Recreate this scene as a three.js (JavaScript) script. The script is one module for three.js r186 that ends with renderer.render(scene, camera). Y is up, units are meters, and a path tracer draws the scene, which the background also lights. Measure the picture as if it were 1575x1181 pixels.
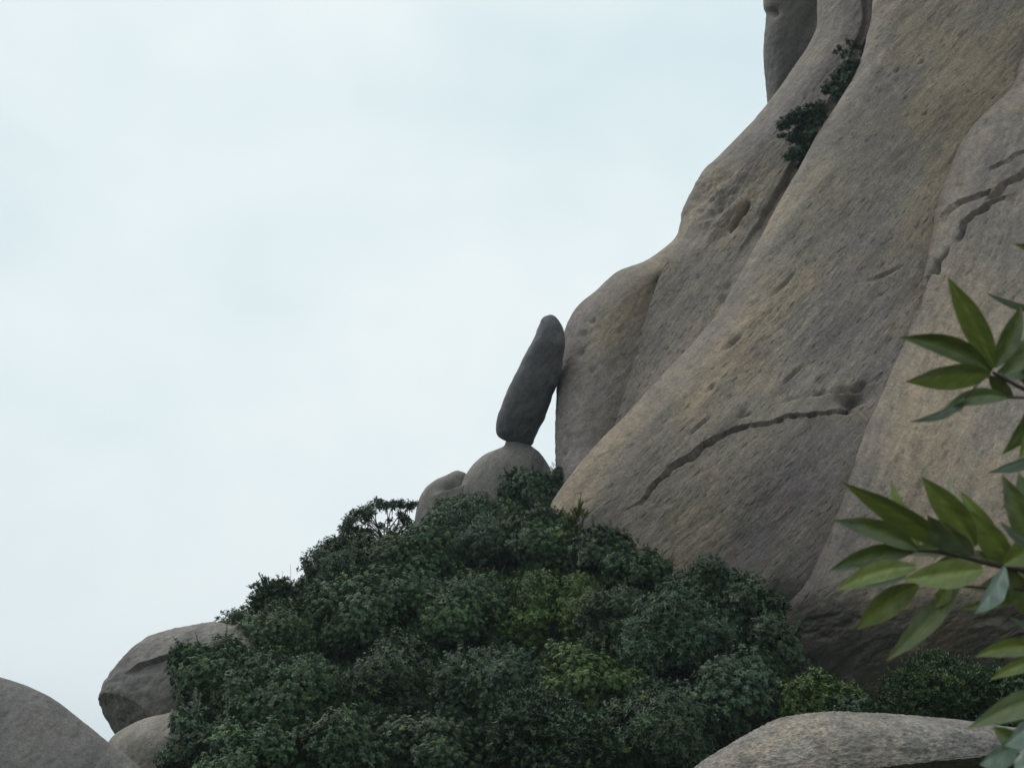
import * as THREE from 'three';
import { createNoise3D } from 'simplex-noise';
import { mergeGeometries } from 'three/addons/utils/BufferGeometryUtils.js';

// ------------------------------------------------------------------ camera, sky, sun, exposure
const W = 1575, H = 1181, FOV = 34, PITCH = 20;
const scene = new THREE.Scene();
const camera = new THREE.PerspectiveCamera(FOV, W / H, 0.05, 3000);
camera.position.set(0, 1.6, 0);
camera.rotation.set(THREE.MathUtils.degToRad(PITCH), 0, 0);
camera.focus = 42; camera.userData.fStop = 10;
camera.updateMatrixWorld(true);
const renderer = new THREE.WebGLRenderer({ antialias: true });
renderer.toneMapping = THREE.LinearToneMapping;
renderer.toneMappingExposure = 1.0;
renderer.shadowMap.enabled = true;
renderer.setSize(1024, 767);

function rng(seed) { let a = seed >>> 0; return () => { a = (a + 0x6D2B79F5) | 0; let t = Math.imul(a ^ (a >>> 15), 1 | a); t = (t + Math.imul(t ^ (t >>> 7), 61 | t)) ^ t; return ((t ^ (t >>> 14)) >>> 0) / 4294967296; }; }
const n3 = createNoise3D(rng(11)), m3 = createNoise3D(rng(29));
const clamp = (v, a = 0, b = 1) => Math.min(b, Math.max(a, v));
const sstep = (a, b, v) => { const t = clamp((v - a) / (b - a)); return t * t * (3 - 2 * t); };
const mix = (a, b, t) => a + (b - a) * t;
function fbm(x, y, z, oct = 4, f = n3) { let s = 0, a = 0.5; for (let i = 0; i < oct; i++) { s += a * f(x, y, z); x = x * 2.03 + 7.1; y = y * 2.03 - 3.3; z = z * 2.03 + 1.7; a *= 0.5; } return s; }

{ // overcast sky: thin cloud, pale cyan where it is thinner
  const w = 1024, h = 512, d = new Float32Array(w * h * 4);
  const blue = [0.625, 0.79, 0.845], white = [0.87, 0.947, 0.972];
  for (let j = 0; j < h; j++) {
    const el = ((j + 0.5) / h - 0.5) * Math.PI, y = Math.sin(el), c = Math.cos(el);
    for (let i = 0; i < w; i++) {
      const az = ((i + 0.5) / w - 0.5) * 2 * Math.PI, x = c * Math.cos(az), z = c * Math.sin(az);
      const k = clamp(0.70 + 0.75 * fbm(x * 1.7 + 3.1, y * 2.6 + 0.4, z * 1.7 - 0.6, 5) + 0.1 * fbm(x * 9, y * 16, z * 9, 3));
      const o = (j * w + i) * 4;
      for (let q = 0; q < 3; q++) d[o + q] = mix(blue[q], white[q], k);
      d[o + 3] = 1;
    }
  }
  const sky = new THREE.DataTexture(d, w, h, THREE.RGBAFormat, THREE.FloatType);
  sky.mapping = THREE.EquirectangularReflectionMapping; sky.magFilter = THREE.LinearFilter; sky.needsUpdate = true;
  scene.background = sky; scene.environment = sky;
}
const sun = new THREE.DirectionalLight(new THREE.Color(1, 0.95, 0.86), 1.2);
sun.position.set(-38, 88, -22).add(new THREE.Vector3(0, 0, -40));
sun.target.position.set(0, 8, -40);
sun.castShadow = true; sun.shadow.radius = 50; sun.shadow.mapSize.set(2048, 2048);
Object.assign(sun.shadow.camera, { left: -70, right: 70, top: 70, bottom: -70, near: 1, far: 260 });
scene.add(sun, sun.target);

// ------------------------------------------------------------------ helpers
const T = Math.tan(THREE.MathUtils.degToRad(FOV / 2)), ASP = W / H;
const AX = { r: new THREE.Vector3(1, 0, 0), u: new THREE.Vector3(0, Math.cos(THREE.MathUtils.degToRad(PITCH)), Math.sin(THREE.MathUtils.degToRad(PITCH))), f: new THREE.Vector3(0, Math.sin(THREE.MathUtils.degToRad(PITCH)), -Math.cos(THREE.MathUtils.degToRad(PITCH))) };
function at(px, py, d) { // a point of the place from where it is seen and how far it stands
  return new THREE.Vector3().copy(camera.position).addScaledVector(AX.f, d).addScaledVector(AX.r, (px / W * 2 - 1) * T * ASP * d).addScaledVector(AX.u, (1 - 2 * py / H) * T * d);
}
const perPx = d => 2 * T * d / H;
function pchip(pts) { // monotone smooth curve through [x, y] points, straight beyond its ends
  const n = pts.length, X = pts.map(p => p[0]), Y = pts.map(p => p[1]), D = [], M = [];
  for (let i = 0; i < n - 1; i++) D.push((Y[i + 1] - Y[i]) / (X[i + 1] - X[i]));
  for (let i = 0; i < n; i++) M.push(i === 0 ? D[0] : i === n - 1 ? D[n - 2] : (D[i - 1] + D[i]) / 2);
  return x => {
    if (x <= X[0]) return Y[0] + M[0] * (x - X[0]);
    if (x >= X[n - 1]) return Y[n - 1] + M[n - 1] * (x - X[n - 1]);
    let i = 0; while (x > X[i + 1]) i++;
    const h = X[i + 1] - X[i], t = (x - X[i]) / h, t2 = t * t, t3 = t2 * t;
    return (2 * t3 - 3 * t2 + 1) * Y[i] + (t3 - 2 * t2 + t) * h * M[i] + (-2 * t3 + 3 * t2) * Y[i + 1] + (t3 - t2) * h * M[i + 1];
  };
}
function lineInfo(L, x, y) { // [signed distance (positive = right of the way of travel, y down), place along 0..1]
  let best = 1e9, sd = 0, tt = 0;
  for (let i = 0; i < L.length - 1; i++) {
    const ax = L[i][0], ay = L[i][1], bx = L[i + 1][0] - ax, by = L[i + 1][1] - ay, l2 = bx * bx + by * by;
    const t = clamp(((x - ax) * bx + (y - ay) * by) / l2), dx = x - ax - bx * t, dy = y - ay - by * t, d = Math.hypot(dx, dy);
    if (d < best) { best = d; sd = (bx * (y - ay) - by * (x - ax)) >= 0 ? d : -d; tt = (i + t) / (L.length - 1); }
  }
  return [sd, tt];
}
const used = {};
function numbered(n) { used[n] = (used[n] ?? -1) + 1; return used[n] ? `${n}_${String(used[n]).padStart(3, '0')}` : n; }
function tag(o, label, category, group, kind) {
  if (label) o.userData.label = label; if (category) o.userData.category = category;
  if (group) o.userData.group = group; if (kind) o.userData.kind = kind;
  return o;
}
function meshOf(name, geo, mat, parent = scene) {
  const m = new THREE.Mesh(geo, mat); m.name = parent === scene ? numbered(name) : name;
  m.castShadow = m.receiveShadow = true; parent.add(m); return m;
}

// ------------------------------------------------------------------ rock material
function tileNoise(size, cells, seed) { // periodic value noise
  const r = rng(seed), g = new Float32Array(cells * cells).map(() => r()), out = new Float32Array(size * size);
  for (let j = 0; j < size; j++) for (let i = 0; i < size; i++) {
    const u = i / size * cells, v = j / size * cells, a = Math.floor(u), b = Math.floor(v), fu = u - a, fv = v - b;
    const su = fu * fu * (3 - 2 * fu), sv = fv * fv * (3 - 2 * fv), A = a % cells, B = b % cells, A1 = (a + 1) % cells, B1 = (b + 1) % cells;
    out[j * size + i] = mix(mix(g[B * cells + A], g[B * cells + A1], su), mix(g[B1 * cells + A], g[B1 * cells + A1], su), sv);
  }
  return out;
}
const rockMaps = (() => {
  const S = 1024, o = [[16, .2], [48, .2], [110, .25], [230, .3], [480, .35]].map(([c, a], i) => [tileNoise(S, c, 70 + i), a]);
  const col = new Uint8Array(S * S * 4), bump = new Uint8Array(S * S * 4), r = rng(5);
  for (let k = 0; k < S * S; k++) {
    let s = 0; for (const [t, a] of o) s += a * (t[k] - 0.5);
    const speck = o[4][0][k] > 0.83 ? -34 : o[3][0][k] > 0.9 ? 16 : 0, v = 216 + s * 95 + speck;
    col[k * 4] = clamp(v + 4 * (o[0][0][k] - .5), 0, 255); col[k * 4 + 1] = clamp(v, 0, 255); col[k * 4 + 2] = clamp(v - 4 * (o[1][0][k] - .5), 0, 255); col[k * 4 + 3] = 255;
    const b = clamp(128 + s * 190 + (speck < 0 ? -40 : 0), 0, 255);
    bump[k * 4] = bump[k * 4 + 1] = bump[k * 4 + 2] = b; bump[k * 4 + 3] = 255;
  }
  const mk = (d, srgb) => { const t = new THREE.DataTexture(d, S, S); t.wrapS = t.wrapT = THREE.RepeatWrapping; t.magFilter = THREE.LinearFilter; t.minFilter = THREE.LinearMipmapLinearFilter; t.generateMipmaps = true; if (srgb) t.colorSpace = THREE.SRGBColorSpace; t.needsUpdate = true; return t; };
  return [mk(col, true), mk(bump, false)];
})();
const rockMat = new THREE.MeshStandardMaterial({ vertexColors: true, map: rockMaps[0], bumpMap: rockMaps[1], bumpScale: 0.026, roughness: 0.93, metalness: 0 });
rockMat.name = 'granite';

// colours of weathered granite, linear
const TAN = [0.42, 0.33, 0.235], GREY = [0.315, 0.265, 0.218], MAUVE = [0.262, 0.214, 0.205], DARK = [0.12, 0.11, 0.105], OCHRE = [0.40, 0.285, 0.16], PALE = [0.38, 0.365, 0.33];
const lerp3 = (a, b, t) => [mix(a[0], b[0], t), mix(a[1], b[1], t), mix(a[2], b[2], t)];

// streak axes: along the water runs of a slab
function streakAxes(deg) { const a = THREE.MathUtils.degToRad(deg); const e1 = new THREE.Vector3().addScaledVector(AX.r, Math.cos(a)).addScaledVector(AX.u, Math.sin(a)); const e2 = new THREE.Vector3().addScaledVector(AX.r, -Math.sin(a)).addScaledVector(AX.u, Math.cos(a)); return [e1, e2]; }
function rockNoise(P, ax, k = 1) { // relief in metres: broad swells, scoops drawn out along the runs, pits and grain
  const a = P.dot(ax[0]), b = P.dot(ax[1]), c = P.z;
  const swell = 0.3 * fbm(a * 0.07, b * 0.12, c * 0.08, 2);
  const scoop = 0.05 * fbm(a * 0.22, b * 1.0, c * 0.4, 3);
  const q = m3(a * 1.2, b * 5.2, c * 1.5), pit = -0.026 * sstep(0.66, 0.92, q) - 0.014 * sstep(0.5, 0.85, m3(a * 1.7 + 9, b * 6.4, c * 2));
  const grain = (0.03 + 0.03 * n3(a * 0.13, b * 0.2, c * 0.15)) * fbm(a * 1.3, b * 4.6, c * 2.4, 4) * 0.62;
  return (swell + scoop + pit + grain) * k;
}
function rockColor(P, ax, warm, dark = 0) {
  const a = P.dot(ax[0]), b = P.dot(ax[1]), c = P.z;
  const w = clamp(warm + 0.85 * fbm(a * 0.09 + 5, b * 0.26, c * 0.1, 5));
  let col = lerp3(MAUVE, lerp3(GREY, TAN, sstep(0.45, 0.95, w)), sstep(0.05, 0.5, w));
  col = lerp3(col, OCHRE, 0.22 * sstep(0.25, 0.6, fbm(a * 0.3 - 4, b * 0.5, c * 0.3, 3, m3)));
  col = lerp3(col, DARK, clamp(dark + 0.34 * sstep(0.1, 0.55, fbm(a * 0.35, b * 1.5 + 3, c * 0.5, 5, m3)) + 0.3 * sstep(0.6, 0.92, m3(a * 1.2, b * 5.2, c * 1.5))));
  const run = 0.16 * fbm(a * 0.05 + 3, b * 1.1, c * 0.3, 3, m3);
  const g = 1 + run + 0.25 * fbm(a * 0.9, b * 4.8, c * 1.8, 5) + 0.16 * n3(a * 9, b * 12, c * 9) - 0.2 * sstep(0.5, 0.82, n3(a * 2.6, b * 10.5, c * 3));
  return [col[0] * g, col[1] * g, col[2] * g];
}
function gridGeometry(nr, nc, pos) {
  const g = new THREE.BufferGeometry(), idx = new Uint32Array((nr - 1) * (nc - 1) * 6);
  let k = 0;
  for (let j = 0; j < nr - 1; j++) for (let i = 0; i < nc - 1; i++) { const a = j * nc + i, b = a + 1, c = a + nc, d = c + 1; idx[k++] = a; idx[k++] = c; idx[k++] = b; idx[k++] = b; idx[k++] = c; idx[k++] = d; }
  g.setAttribute('position', new THREE.BufferAttribute(pos, 3)); g.setIndex(new THREE.BufferAttribute(idx, 1));
  return g;
}
function finish(g, nr, nc, pxs, disp, color, uvAx, wrap, broken) { // push along the normals, colour, uv in metres
  g.computeVertexNormals();
  if (wrap) weld(g, nr, nc);
  const p = g.attributes.position, n = g.attributes.normal, col = new Float32Array(p.count * 3), uv = new Float32Array(p.count * 2), P = new THREE.Vector3(), N = new THREE.Vector3();
  for (let i = 0; i < p.count; i++) {
    P.fromBufferAttribute(p, i); N.fromBufferAttribute(n, i);
    const h = disp(P, pxs[i * 2], pxs[i * 2 + 1]), c = color(P, pxs[i * 2], pxs[i * 2 + 1], broken?.[i]);
    P.addScaledVector(N, h); p.setXYZ(i, P.x, P.y, P.z);
    col.set(c, i * 3); uv[i * 2] = P.dot(uvAx[0]) / 3.2; uv[i * 2 + 1] = P.dot(uvAx[1]) / 3.2;
  }
  g.setAttribute('color', new THREE.BufferAttribute(col, 3)); g.setAttribute('uv', new THREE.BufferAttribute(uv, 2));
  g.computeVertexNormals();
  if (wrap) weld(g, nr, nc);
  return g;
}
function weld(g, nr, nc) { // same normal on both sides of a ring's seam
  const n = g.attributes.normal;
  for (let j = 0; j < nr; j++) { const a = j * nc, b = a + nc - 1, v = new THREE.Vector3(n.getX(a) + n.getX(b), n.getY(a) + n.getY(b), n.getZ(a) + n.getZ(b)).normalize(); n.setXYZ(a, v.x, v.y, v.z); n.setXYZ(b, v.x, v.y, v.z); }
}
function range(a, b, step) { const o = []; const n = Math.max(1, Math.round((b - a) / step)); for (let i = 0; i <= n; i++) o.push(a + (b - a) * i / n); return o; }

// a slab of the cliff: a rounded left brow that turns back out of sight, then the face
function slab({ left, rows, right, cols, depth, R, Rd, disp, color, deg }) {
  const xl = pchip(left), th = range(-1.1, Math.PI / 2, 0.045), nA = th.length, nc = nA + cols.length, nr = rows.length;
  const pos = new Float32Array(nr * nc * 3), pxs = new Float32Array(nr * nc * 2);
  rows.forEach((y, j) => {
    const x0 = xl(y), r = R(y), rd = Rd(y), xr = right(y);
    for (let i = 0; i < nc; i++) {
      let x, dz;
      if (i < nA) { x = x0 + r * (1 - Math.cos(th[i])); dz = rd * (1 - Math.sin(th[i])); } else { x = mix(x0 + r, xr, cols[i - nA]); dz = 0; }
      const P = at(x, y, depth(x, y, x0) + dz), o = j * nc + i;
      pos.set([P.x, P.y, P.z], o * 3); pxs[o * 2] = x; pxs[o * 2 + 1] = y;
    }
  });
  return finish(gridGeometry(nr, nc, pos), nr, nc, pxs, disp, color, streakAxes(deg));
}
function flatAxes(nx) { const n = new THREE.Vector3().addScaledVector(AX.r, nx).addScaledVector(AX.u, 0.55).addScaledVector(AX.f, -0.75).normalize(), e1 = new THREE.Vector3().crossVectors(AX.u, n).normalize(); return [e1, new THREE.Vector3().crossVectors(n, e1)]; }
// a boulder: rings between a left and a right outline, as thick as it is wide times k
function stone({ left, right, depth, k = 0.9, thick, nr = 120, nc = 160, disp, color, deg = 40, cuts = [], pw = 1, nx = 0 }) {
  const y0 = left[0][1], y1 = left[left.length - 1][1], half = (y1 - y0) / 2, ang = y => Math.acos(clamp(1 - (y - y0) / half, -1, 1));
  const L = pchip(left.map(p => [ang(p[1]), p[0]])), Rr = pchip(right.map(p => [ang(p[1]), p[0]]));
  const pos = new Float32Array(nr * nc * 3), pxs = new Float32Array(nr * nc * 2);
  for (let j = 0; j < nr; j++) {
    const a = clamp(j / (nr - 1), 0.0005, 0.9995) * Math.PI, y = y0 + half * (1 - Math.cos(a)), xl = L(a), xr = Math.max(Rr(a), xl + 0.01), hw = (xr - xl) / 2, cx = (xl + xr) / 2, dc = typeof depth === 'function' ? depth(y) : depth;
    const kt = thick ? thick(y) / Math.max(hw, 1) : k;
    for (let i = 0; i < nc; i++) {
      const f = i / (nc - 1) * 2 * Math.PI, cs = Math.cos(f), sn = Math.sin(f), e = v => Math.sign(v) * Math.abs(v) ** pw;
      const x = cx - hw * e(cs), P = at(x, y, dc - hw * perPx(dc) * kt * e(sn)), o = j * nc + i;
      pos.set([P.x, P.y, P.z], o * 3); pxs[o * 2] = x; pxs[o * 2 + 1] = y;
    }
  }
  const broken = new Uint8Array(nr * nc);
  for (const { p, n, soft = 0.97, push = 0 } of cuts) { // a broken-off face
    let best = 1e9, q = 0;
    for (let o = 0; o < nr * nc; o++) { if ((o % nc) > nc / 2) continue; const d = Math.hypot(pxs[o * 2] - p[0], pxs[o * 2 + 1] - p[1]); if (d < best) { best = d; q = o; } }
    const N = new THREE.Vector3().addScaledVector(AX.r, n[0]).addScaledVector(AX.u, n[1]).addScaledVector(AX.f, -n[2]).normalize(), Q = new THREE.Vector3().fromArray(pos, q * 3).addScaledVector(N, -push), V = new THREE.Vector3();
    for (let o = 0; o < nr * nc; o++) { V.fromArray(pos, o * 3); const d = V.clone().sub(Q).dot(N); if (d > 0) { V.addScaledVector(N, -d * soft).toArray(pos, o * 3); broken[o] = 1; } }
  }
  return finish(gridGeometry(nr, nc, pos), nr, nc, pxs, disp, color, flatAxes(nx), true, broken);
}
const inFrame = (a, b, step, before, after) => [...range(before, a, 45).slice(0, -1), ...range(a, b, step), ...range(b, after, 45).slice(1)];

// ------------------------------------------------------------------ the cliff
const EDGE_C = [[-700, 1390], [-200, 1352], [0, 1345], [30, 1343], [70, 1334], [110, 1316], [150, 1292], [200, 1262], [260, 1228], [310, 1196], [360, 1168], [420, 1135], [480, 1102], [530, 1062], [580, 1012], [620, 976], [660, 938], [700, 903], [740, 872], [775, 848], [830, 820], [900, 790], [1100, 720]];
const EDGE_D = [[-700, 1900], [-200, 1720], [0, 1625], [60, 1592], [100, 1573], [135, 1562], [160, 1536], [185, 1508], [215, 1484], [260, 1466], [310, 1450], [380, 1434], [440, 1421], [500, 1402], [560, 1375], [600, 1360], [660, 1334], [720, 1312], [780, 1290], [840, 1262], [890, 1232], [930, 1205], [980, 1196], [1100, 1200]];
const EDGE_B = [[-700, 1330], [-200, 1275], [-60, 1266], [0, 1259], [45, 1256], [70, 1243], [110, 1212], [152, 1180], [180, 1158], [210, 1130], [235, 1106], [260, 1082], [300, 1064], [340, 1049], [368, 1036], [385, 1014], [400, 990], [412, 958], [428, 934], [445, 916], [470, 889], [490, 877], [505, 871], [540, 863], [580, 858], [640, 856], [700, 857], [800, 862], [950, 870]];
const axC = streakAxes(46), axD = streakAxes(60), axB = streakAxes(52);
const edgeD = pchip(EDGE_D), edgeC = pchip(EDGE_C), edgeB = pchip(EDGE_B);

// how the face leans back: gently inclined above, steepening to its foot, undercut below
const fall = y => { const k = 0.0205, a = 600, b = 800; const lean = y < a ? (900 - y) * k : (900 - a) * k - (y < b ? k * (y - a) - 0.0125 * (y - a) ** 2 / (2 * (b - a)) : k * (b - a) - 0.0125 * (b - a) / 2 + (k - 0.0125) * (y - b)); return lean + 3.9 * sstep(885, 1125, y); };
const CRACK = [[935, 800], [968, 778], [992, 762], [1004, 738], [1030, 718], [1055, 703], [1085, 679], [1125, 661], [1180, 649], [1215, 640], [1260, 634], [1300, 628], [1330, 600]];
const CRACK2 = [[1190, 617], [1215, 608], [1245, 602], [1280, 597], [1310, 592], [1350, 577]];
const SEAM = [[1200, 930], [1222, 905], [1236, 885], [1250, 850], [1262, 825]];
const DASHES = [[[1058, 668], [1072, 655], [1094, 637]], [[1196, 592], [1215, 574], [1236, 556]], [[1132, 641], [1145, 637], [1158, 633]], [[1108, 540], [1128, 522], [1140, 512]], [[1330, 430], [1362, 418], [1390, 404]], [[1180, 455], [1205, 432], [1222, 412]]];
function dispC(P, x, y) {
  let h = rockNoise(P, axC);
  const [d, t] = lineInfo(CRACK, x, y);
  if (Math.abs(d) < 160) {
    const s = sstep(0.02, 0.3, t) * (1 - sstep(0.93, 1, t)) * (0.85 + 0.3 * n3(t * 6, 0, 3)), wob = d + 2.5 * n3(x * 0.022, y * 0.022, 1) + 0.7 * n3(x * 0.12, y * 0.12, 1);
    const wd = 1.2 + 1.9 * Math.sin(Math.PI * clamp(t * 1.3)) * (0.7 + 0.5 * n3(t * 17, 3, 1)); if (wob > 0) h -= s * (wob < wd * 2.2 ? 0.34 * (wob / (wd * 2.2)) : 0.34 * Math.exp(-(wob - wd * 2.2) / 1.1) + 0.06 * Math.exp(-wob / 60)) * (t > 0.62 ? 0.4 + 0.9 * sstep(-0.1, 0.5, n3(t * 40, 1, 9)) : 1);
    else h += s * 0.05 * Math.exp(wob / 22);
  }
  const [d2, t2] = lineInfo(CRACK2, x, y);
  if (Math.abs(d2) < 60) { const s = sstep(0, 0.2, t2) * (0.7 + 0.6 * n3(t2 * 9, 5, 3)), w = d2 + 2 * n3(x * 0.07, y * 0.07, 8); if (w > 0) h -= s * (0.5 + 0.4 * n3(t2 * 5, 2, 2)) * (w < 8 ? 0.26 * w / 8 : 0.26 * Math.exp(-(w - 8) / 1.5)); }
  h -= (0.6 + 0.3 * n3(P.x * 1.1, P.y * 1.6, P.z)) * Math.exp(-(((x - 1312) / 26) ** 2) - (((y - 612 + 0.25 * (x - 1312)) / 11) ** 2)) + 0.4 * Math.exp(-(((x - 1300) / 9) ** 2) - (((y - 630) / 5) ** 2));
  for (const L of DASHES) { const [e, u] = lineInfo(L, x, y); if (e > 0 && e < 14) h -= 0.17 * Math.sin(Math.PI * clamp(u)) * (e < 4.5 ? e / 4.5 : Math.exp(-(e - 4.5) / 1.5)); }
  // flutes running down the face
  h -= 0.09 * sstep(0.15, 0.7, fbm(P.dot(axC[0]) * 0.07 + 2, P.dot(axC[1]) * 0.34, 0.5, 3, m3));
  // small holes
  for (const [hx, hy, r] of [[1419, 93, 3], [1095, 596, 4], [1144, 636, 4], [1480, 54, 3], [1380, 108, 2.5], [1425, 171, 2.5]]) { const u = (x - hx) * 0.7 - (y - hy) * 0.7, v = (x - hx) * 0.7 + (y - hy) * 0.7, e = (u / r) ** 2 * 0.35 + (v / r) ** 2 * 1.6; if (e < 8) h -= 0.13 * Math.exp(-e); }
  return h;
}
const seaming = pchip([[1100, 0.45], [1200, 0.3], [1350, 0.55], [1575, 0.75]]);
meshOf('cliff', slab({
  left: EDGE_C, rows: inFrame(-10, 960, 1.4, -700, 1100), cols: range(0, 1, 1 / 400), deg: 46,
  right: y => edgeD(y) + mix(260, 75, sstep(0, 160, y)),
  depth: (x, y, x0) => { const q = clamp((x - x0) / (edgeD(y) - x0), 0, 1.6); return 34.3 - 0.011 * (x - 1250) + fall(y) + 1.7 * q * q; },
  R: y => mix(38, 75, sstep(100, 700, y)), Rd: y => mix(1.6, 1.25, sstep(300, 600, y)), disp: dispC,
  color: (P, x, y) => rockColor(P, axC, 0.62),
}), rockMat);
tag(scene.children.at(-1), 'broad tan granite slab with a long curved ledge crack across its middle', 'cliff', null, 'structure');

const OV1 = [[1514, 309], [1528, 303], [1545, 288], [1560, 275], [1575, 263], [1640, 215]], OV4 = [[1466, 378], [1476, 362], [1483, 346], [1497, 330], [1515, 320], [1542, 308]];
const OV2 = [[1449, 352], [1453, 334], [1462, 318], [1482, 308], [1505, 304], [1520, 300]];
const OV3 = [[1520, 265], [1545, 254], [1600, 225]];
const FIS = [[1411, 482], [1416, 462], [1428, 430], [1440, 413], [1455, 395], [1465, 378]];
const SEAMD = [[1204, 922], [1222, 900], [1237, 880], [1252, 848], [1263, 822]];
function dispD(P, x, y) {
  let h = rockNoise(P, axD, 1.0);
  for (const [L, w, dep] of [[OV1, 3.6, 0.4], [OV4, 3.4, 0.36], [OV2, 3, 0.25], [OV3, 2, 0.12]]) {
    const [d, t] = lineInfo(L, x, y);
    if (Math.abs(d) < 70) { const s = sstep(0, 0.2, t) * (1 - 0.35 * sstep(0.2, 0.6, n3(t * 5, 4, w + 3))), ww = w * (0.85 + 0.45 * n3(t * 4, w, 2)) * (L === OV1 ? 1 : 1 - sstep(0.75, 1, t) * 0.7), q = d + 2.6 * n3(x * 0.03, y * 0.03, w) + 0.35 * n3(x * 0.15, y * 0.15, w); if (q > 0) h -= s * (dep * (q < ww * 1.8 ? q / (ww * 1.8) : Math.exp(-(q - ww * 1.8) / 1.6)) * (0.75 + 0.4 * n3(x * 0.05, y * 0.05, 3))); else h += 0.06 * s * Math.exp(q / 16); }
  }
  for (const [L, w, dep] of [[FIS, 2, 0.4], [SEAMD, 2.4, 0.6]]) { const [d, t] = lineInfo(L, x, y); if (Math.abs(d) < 14) h -= dep * Math.exp(-((d / w) ** 2)) * (0.5 + 0.5 * sstep(-0.4, 0.3, n3(t * 7, w, 4))) * sstep(0, 0.1, t) * (1 - sstep(0.85, 1, t)); }
  h -= 0.8 * Math.exp(-(((x - 1442) / 4) ** 2) - (((y - 412) / 7) ** 2));
  h -= 0.12 * sstep(0.15, 0.6, fbm(P.dot(axD[0]) * 0.09, P.dot(axD[1]) * 0.5, 0.5, 3, m3));
  // hollows along the foot
  h -= 0.4 * sstep(0.0, 0.5, fbm(P.x * 0.5, P.y * 0.9, 0.5, 4)) * sstep(920, 1000, y);
  return h;
}
meshOf('cliff', slab({
  left: EDGE_D, rows: inFrame(40, 1110, 1.5, -700, 1240), cols: [...range(0, 0.42, 1 / 520), ...range(0.42, 1, 1 / 60).slice(1)], deg: 60,
  right: () => 2500,
  depth: (x, y, x0) => 34.3 - 0.011 * (x0 - 1250) - 0.0135 * (x - x0) + fall(y) + 1.6 - mix(1.35, 0.5, sstep(220, 560, y)) + 6 * sstep(1600, 2500, x),
  R: y => mix(48, 28, sstep(200, 560, y)), Rd: y => mix(1.5, 0.65, sstep(220, 560, y)), disp: dispD,
  color: (P, x, y) => rockColor(P, axD, 0.5),
}), rockMat);
tag(scene.children.at(-1), 'rightmost granite slab, overhung dark crack above and deep undercut foot', 'cliff', null, 'structure');

const RIDGE = [[1048, 345], [1036, 380], [1016, 430], [1000, 480], [988, 530], [970, 590], [955, 640], [940, 690]];
const NOTCH = [[1120, 352], [1132, 335], [1150, 312]];
function dispB(P, x, y) {
  let h = rockNoise(P, axB, 1.05);
  const [d] = lineInfo(RIDGE, x, y), fade = sstep(335, 400, y);
  if (Math.abs(d) < 120) h -= fade * sstep(5, 95, x - edgeB(y)) * (d > 0 ? 1.25 * Math.exp(-d / 55) * Math.min(1, d / 5) : 0) - fade * sstep(5, 95, x - edgeB(y)) * (d <= 0 ? 0.28 * Math.exp(d / 20) : 0.28 * Math.exp(-d / 3));
  const g = edgeC(y) - x, gf = 1 - sstep(300, 420, y);
  if (g > -40 && g < 60 && gf > 0) h -= gf * 0.35 * (1 - sstep(11, 19, g + 3 * n3(x * 0.03, y * 0.03, 2)));
  // broken, knobbly rock at the shoulder
  const rough = Math.exp(-(((x - 1110) / 55) ** 2) - (((y - 310) / 45) ** 2));
  h += rough * 0.5 * fbm(P.dot(axB[0]) * 0.55, P.dot(axB[1]) * 1.0, P.z * 0.7, 5);
  const [e, t] = lineInfo(NOTCH, x, y); if (Math.abs(e) < 15) h -= 0.5 * Math.exp(-((e / 3) ** 2)) * sstep(0, 0.2, t);
  for (const [hx, hy, r] of [[948, 496, 4], [908, 489, 3], [893, 510, 4], [905, 565, 4], [980, 552, 4], [1112, 462, 6], [1120, 440, 5], [888, 540, 5]]) { const u = (x - hx) * 0.6 - (y - hy) * 0.8, v = (x - hx) * 0.8 + (y - hy) * 0.6, q = (u / r) ** 2 * 0.35 + (v / r) ** 2 * 1.6; if (q < 8) h -= 0.14 * Math.exp(-q); }
  return h;
}
meshOf('cliff', slab({
  left: EDGE_B, rows: inFrame(-10, 800, 1.4, -700, 900), cols: range(0, 1, 1 / 250), deg: 52,
  right: y => edgeC(y) + 60,
  depth: (x, y) => 50 - 0.0117 * (x - 868) - 0.0209 * (y - 510),
  R: y => 55, Rd: () => 2.4, disp: dispB,
  color: (P, x, y) => rockColor(P, axB, 0.44, 0.06),
}), rockMat);
tag(scene.children.at(-1), 'grey granite shoulder behind the tan slab, with a knobbly brow against the sky', 'cliff', null, 'structure');

const TCR = [[1264, -20], [1242, 20], [1226, 60], [1210, 120], [1190, 180]];
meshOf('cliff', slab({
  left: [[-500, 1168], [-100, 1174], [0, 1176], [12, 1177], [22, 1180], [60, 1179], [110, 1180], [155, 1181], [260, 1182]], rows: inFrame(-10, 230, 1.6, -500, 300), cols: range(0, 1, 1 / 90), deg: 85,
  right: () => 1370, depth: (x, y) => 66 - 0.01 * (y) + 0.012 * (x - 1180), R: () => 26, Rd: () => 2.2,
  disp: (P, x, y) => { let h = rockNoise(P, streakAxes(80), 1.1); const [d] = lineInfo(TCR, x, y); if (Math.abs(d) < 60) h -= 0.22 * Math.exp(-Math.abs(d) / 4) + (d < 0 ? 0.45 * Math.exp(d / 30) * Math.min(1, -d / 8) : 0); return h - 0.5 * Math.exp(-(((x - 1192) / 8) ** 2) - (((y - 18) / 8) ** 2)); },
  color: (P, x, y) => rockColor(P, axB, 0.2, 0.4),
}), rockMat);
tag(scene.children.at(-1), 'dark sheer granite tower behind the shoulder at the top of the cliff', 'cliff', null, 'structure');

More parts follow.
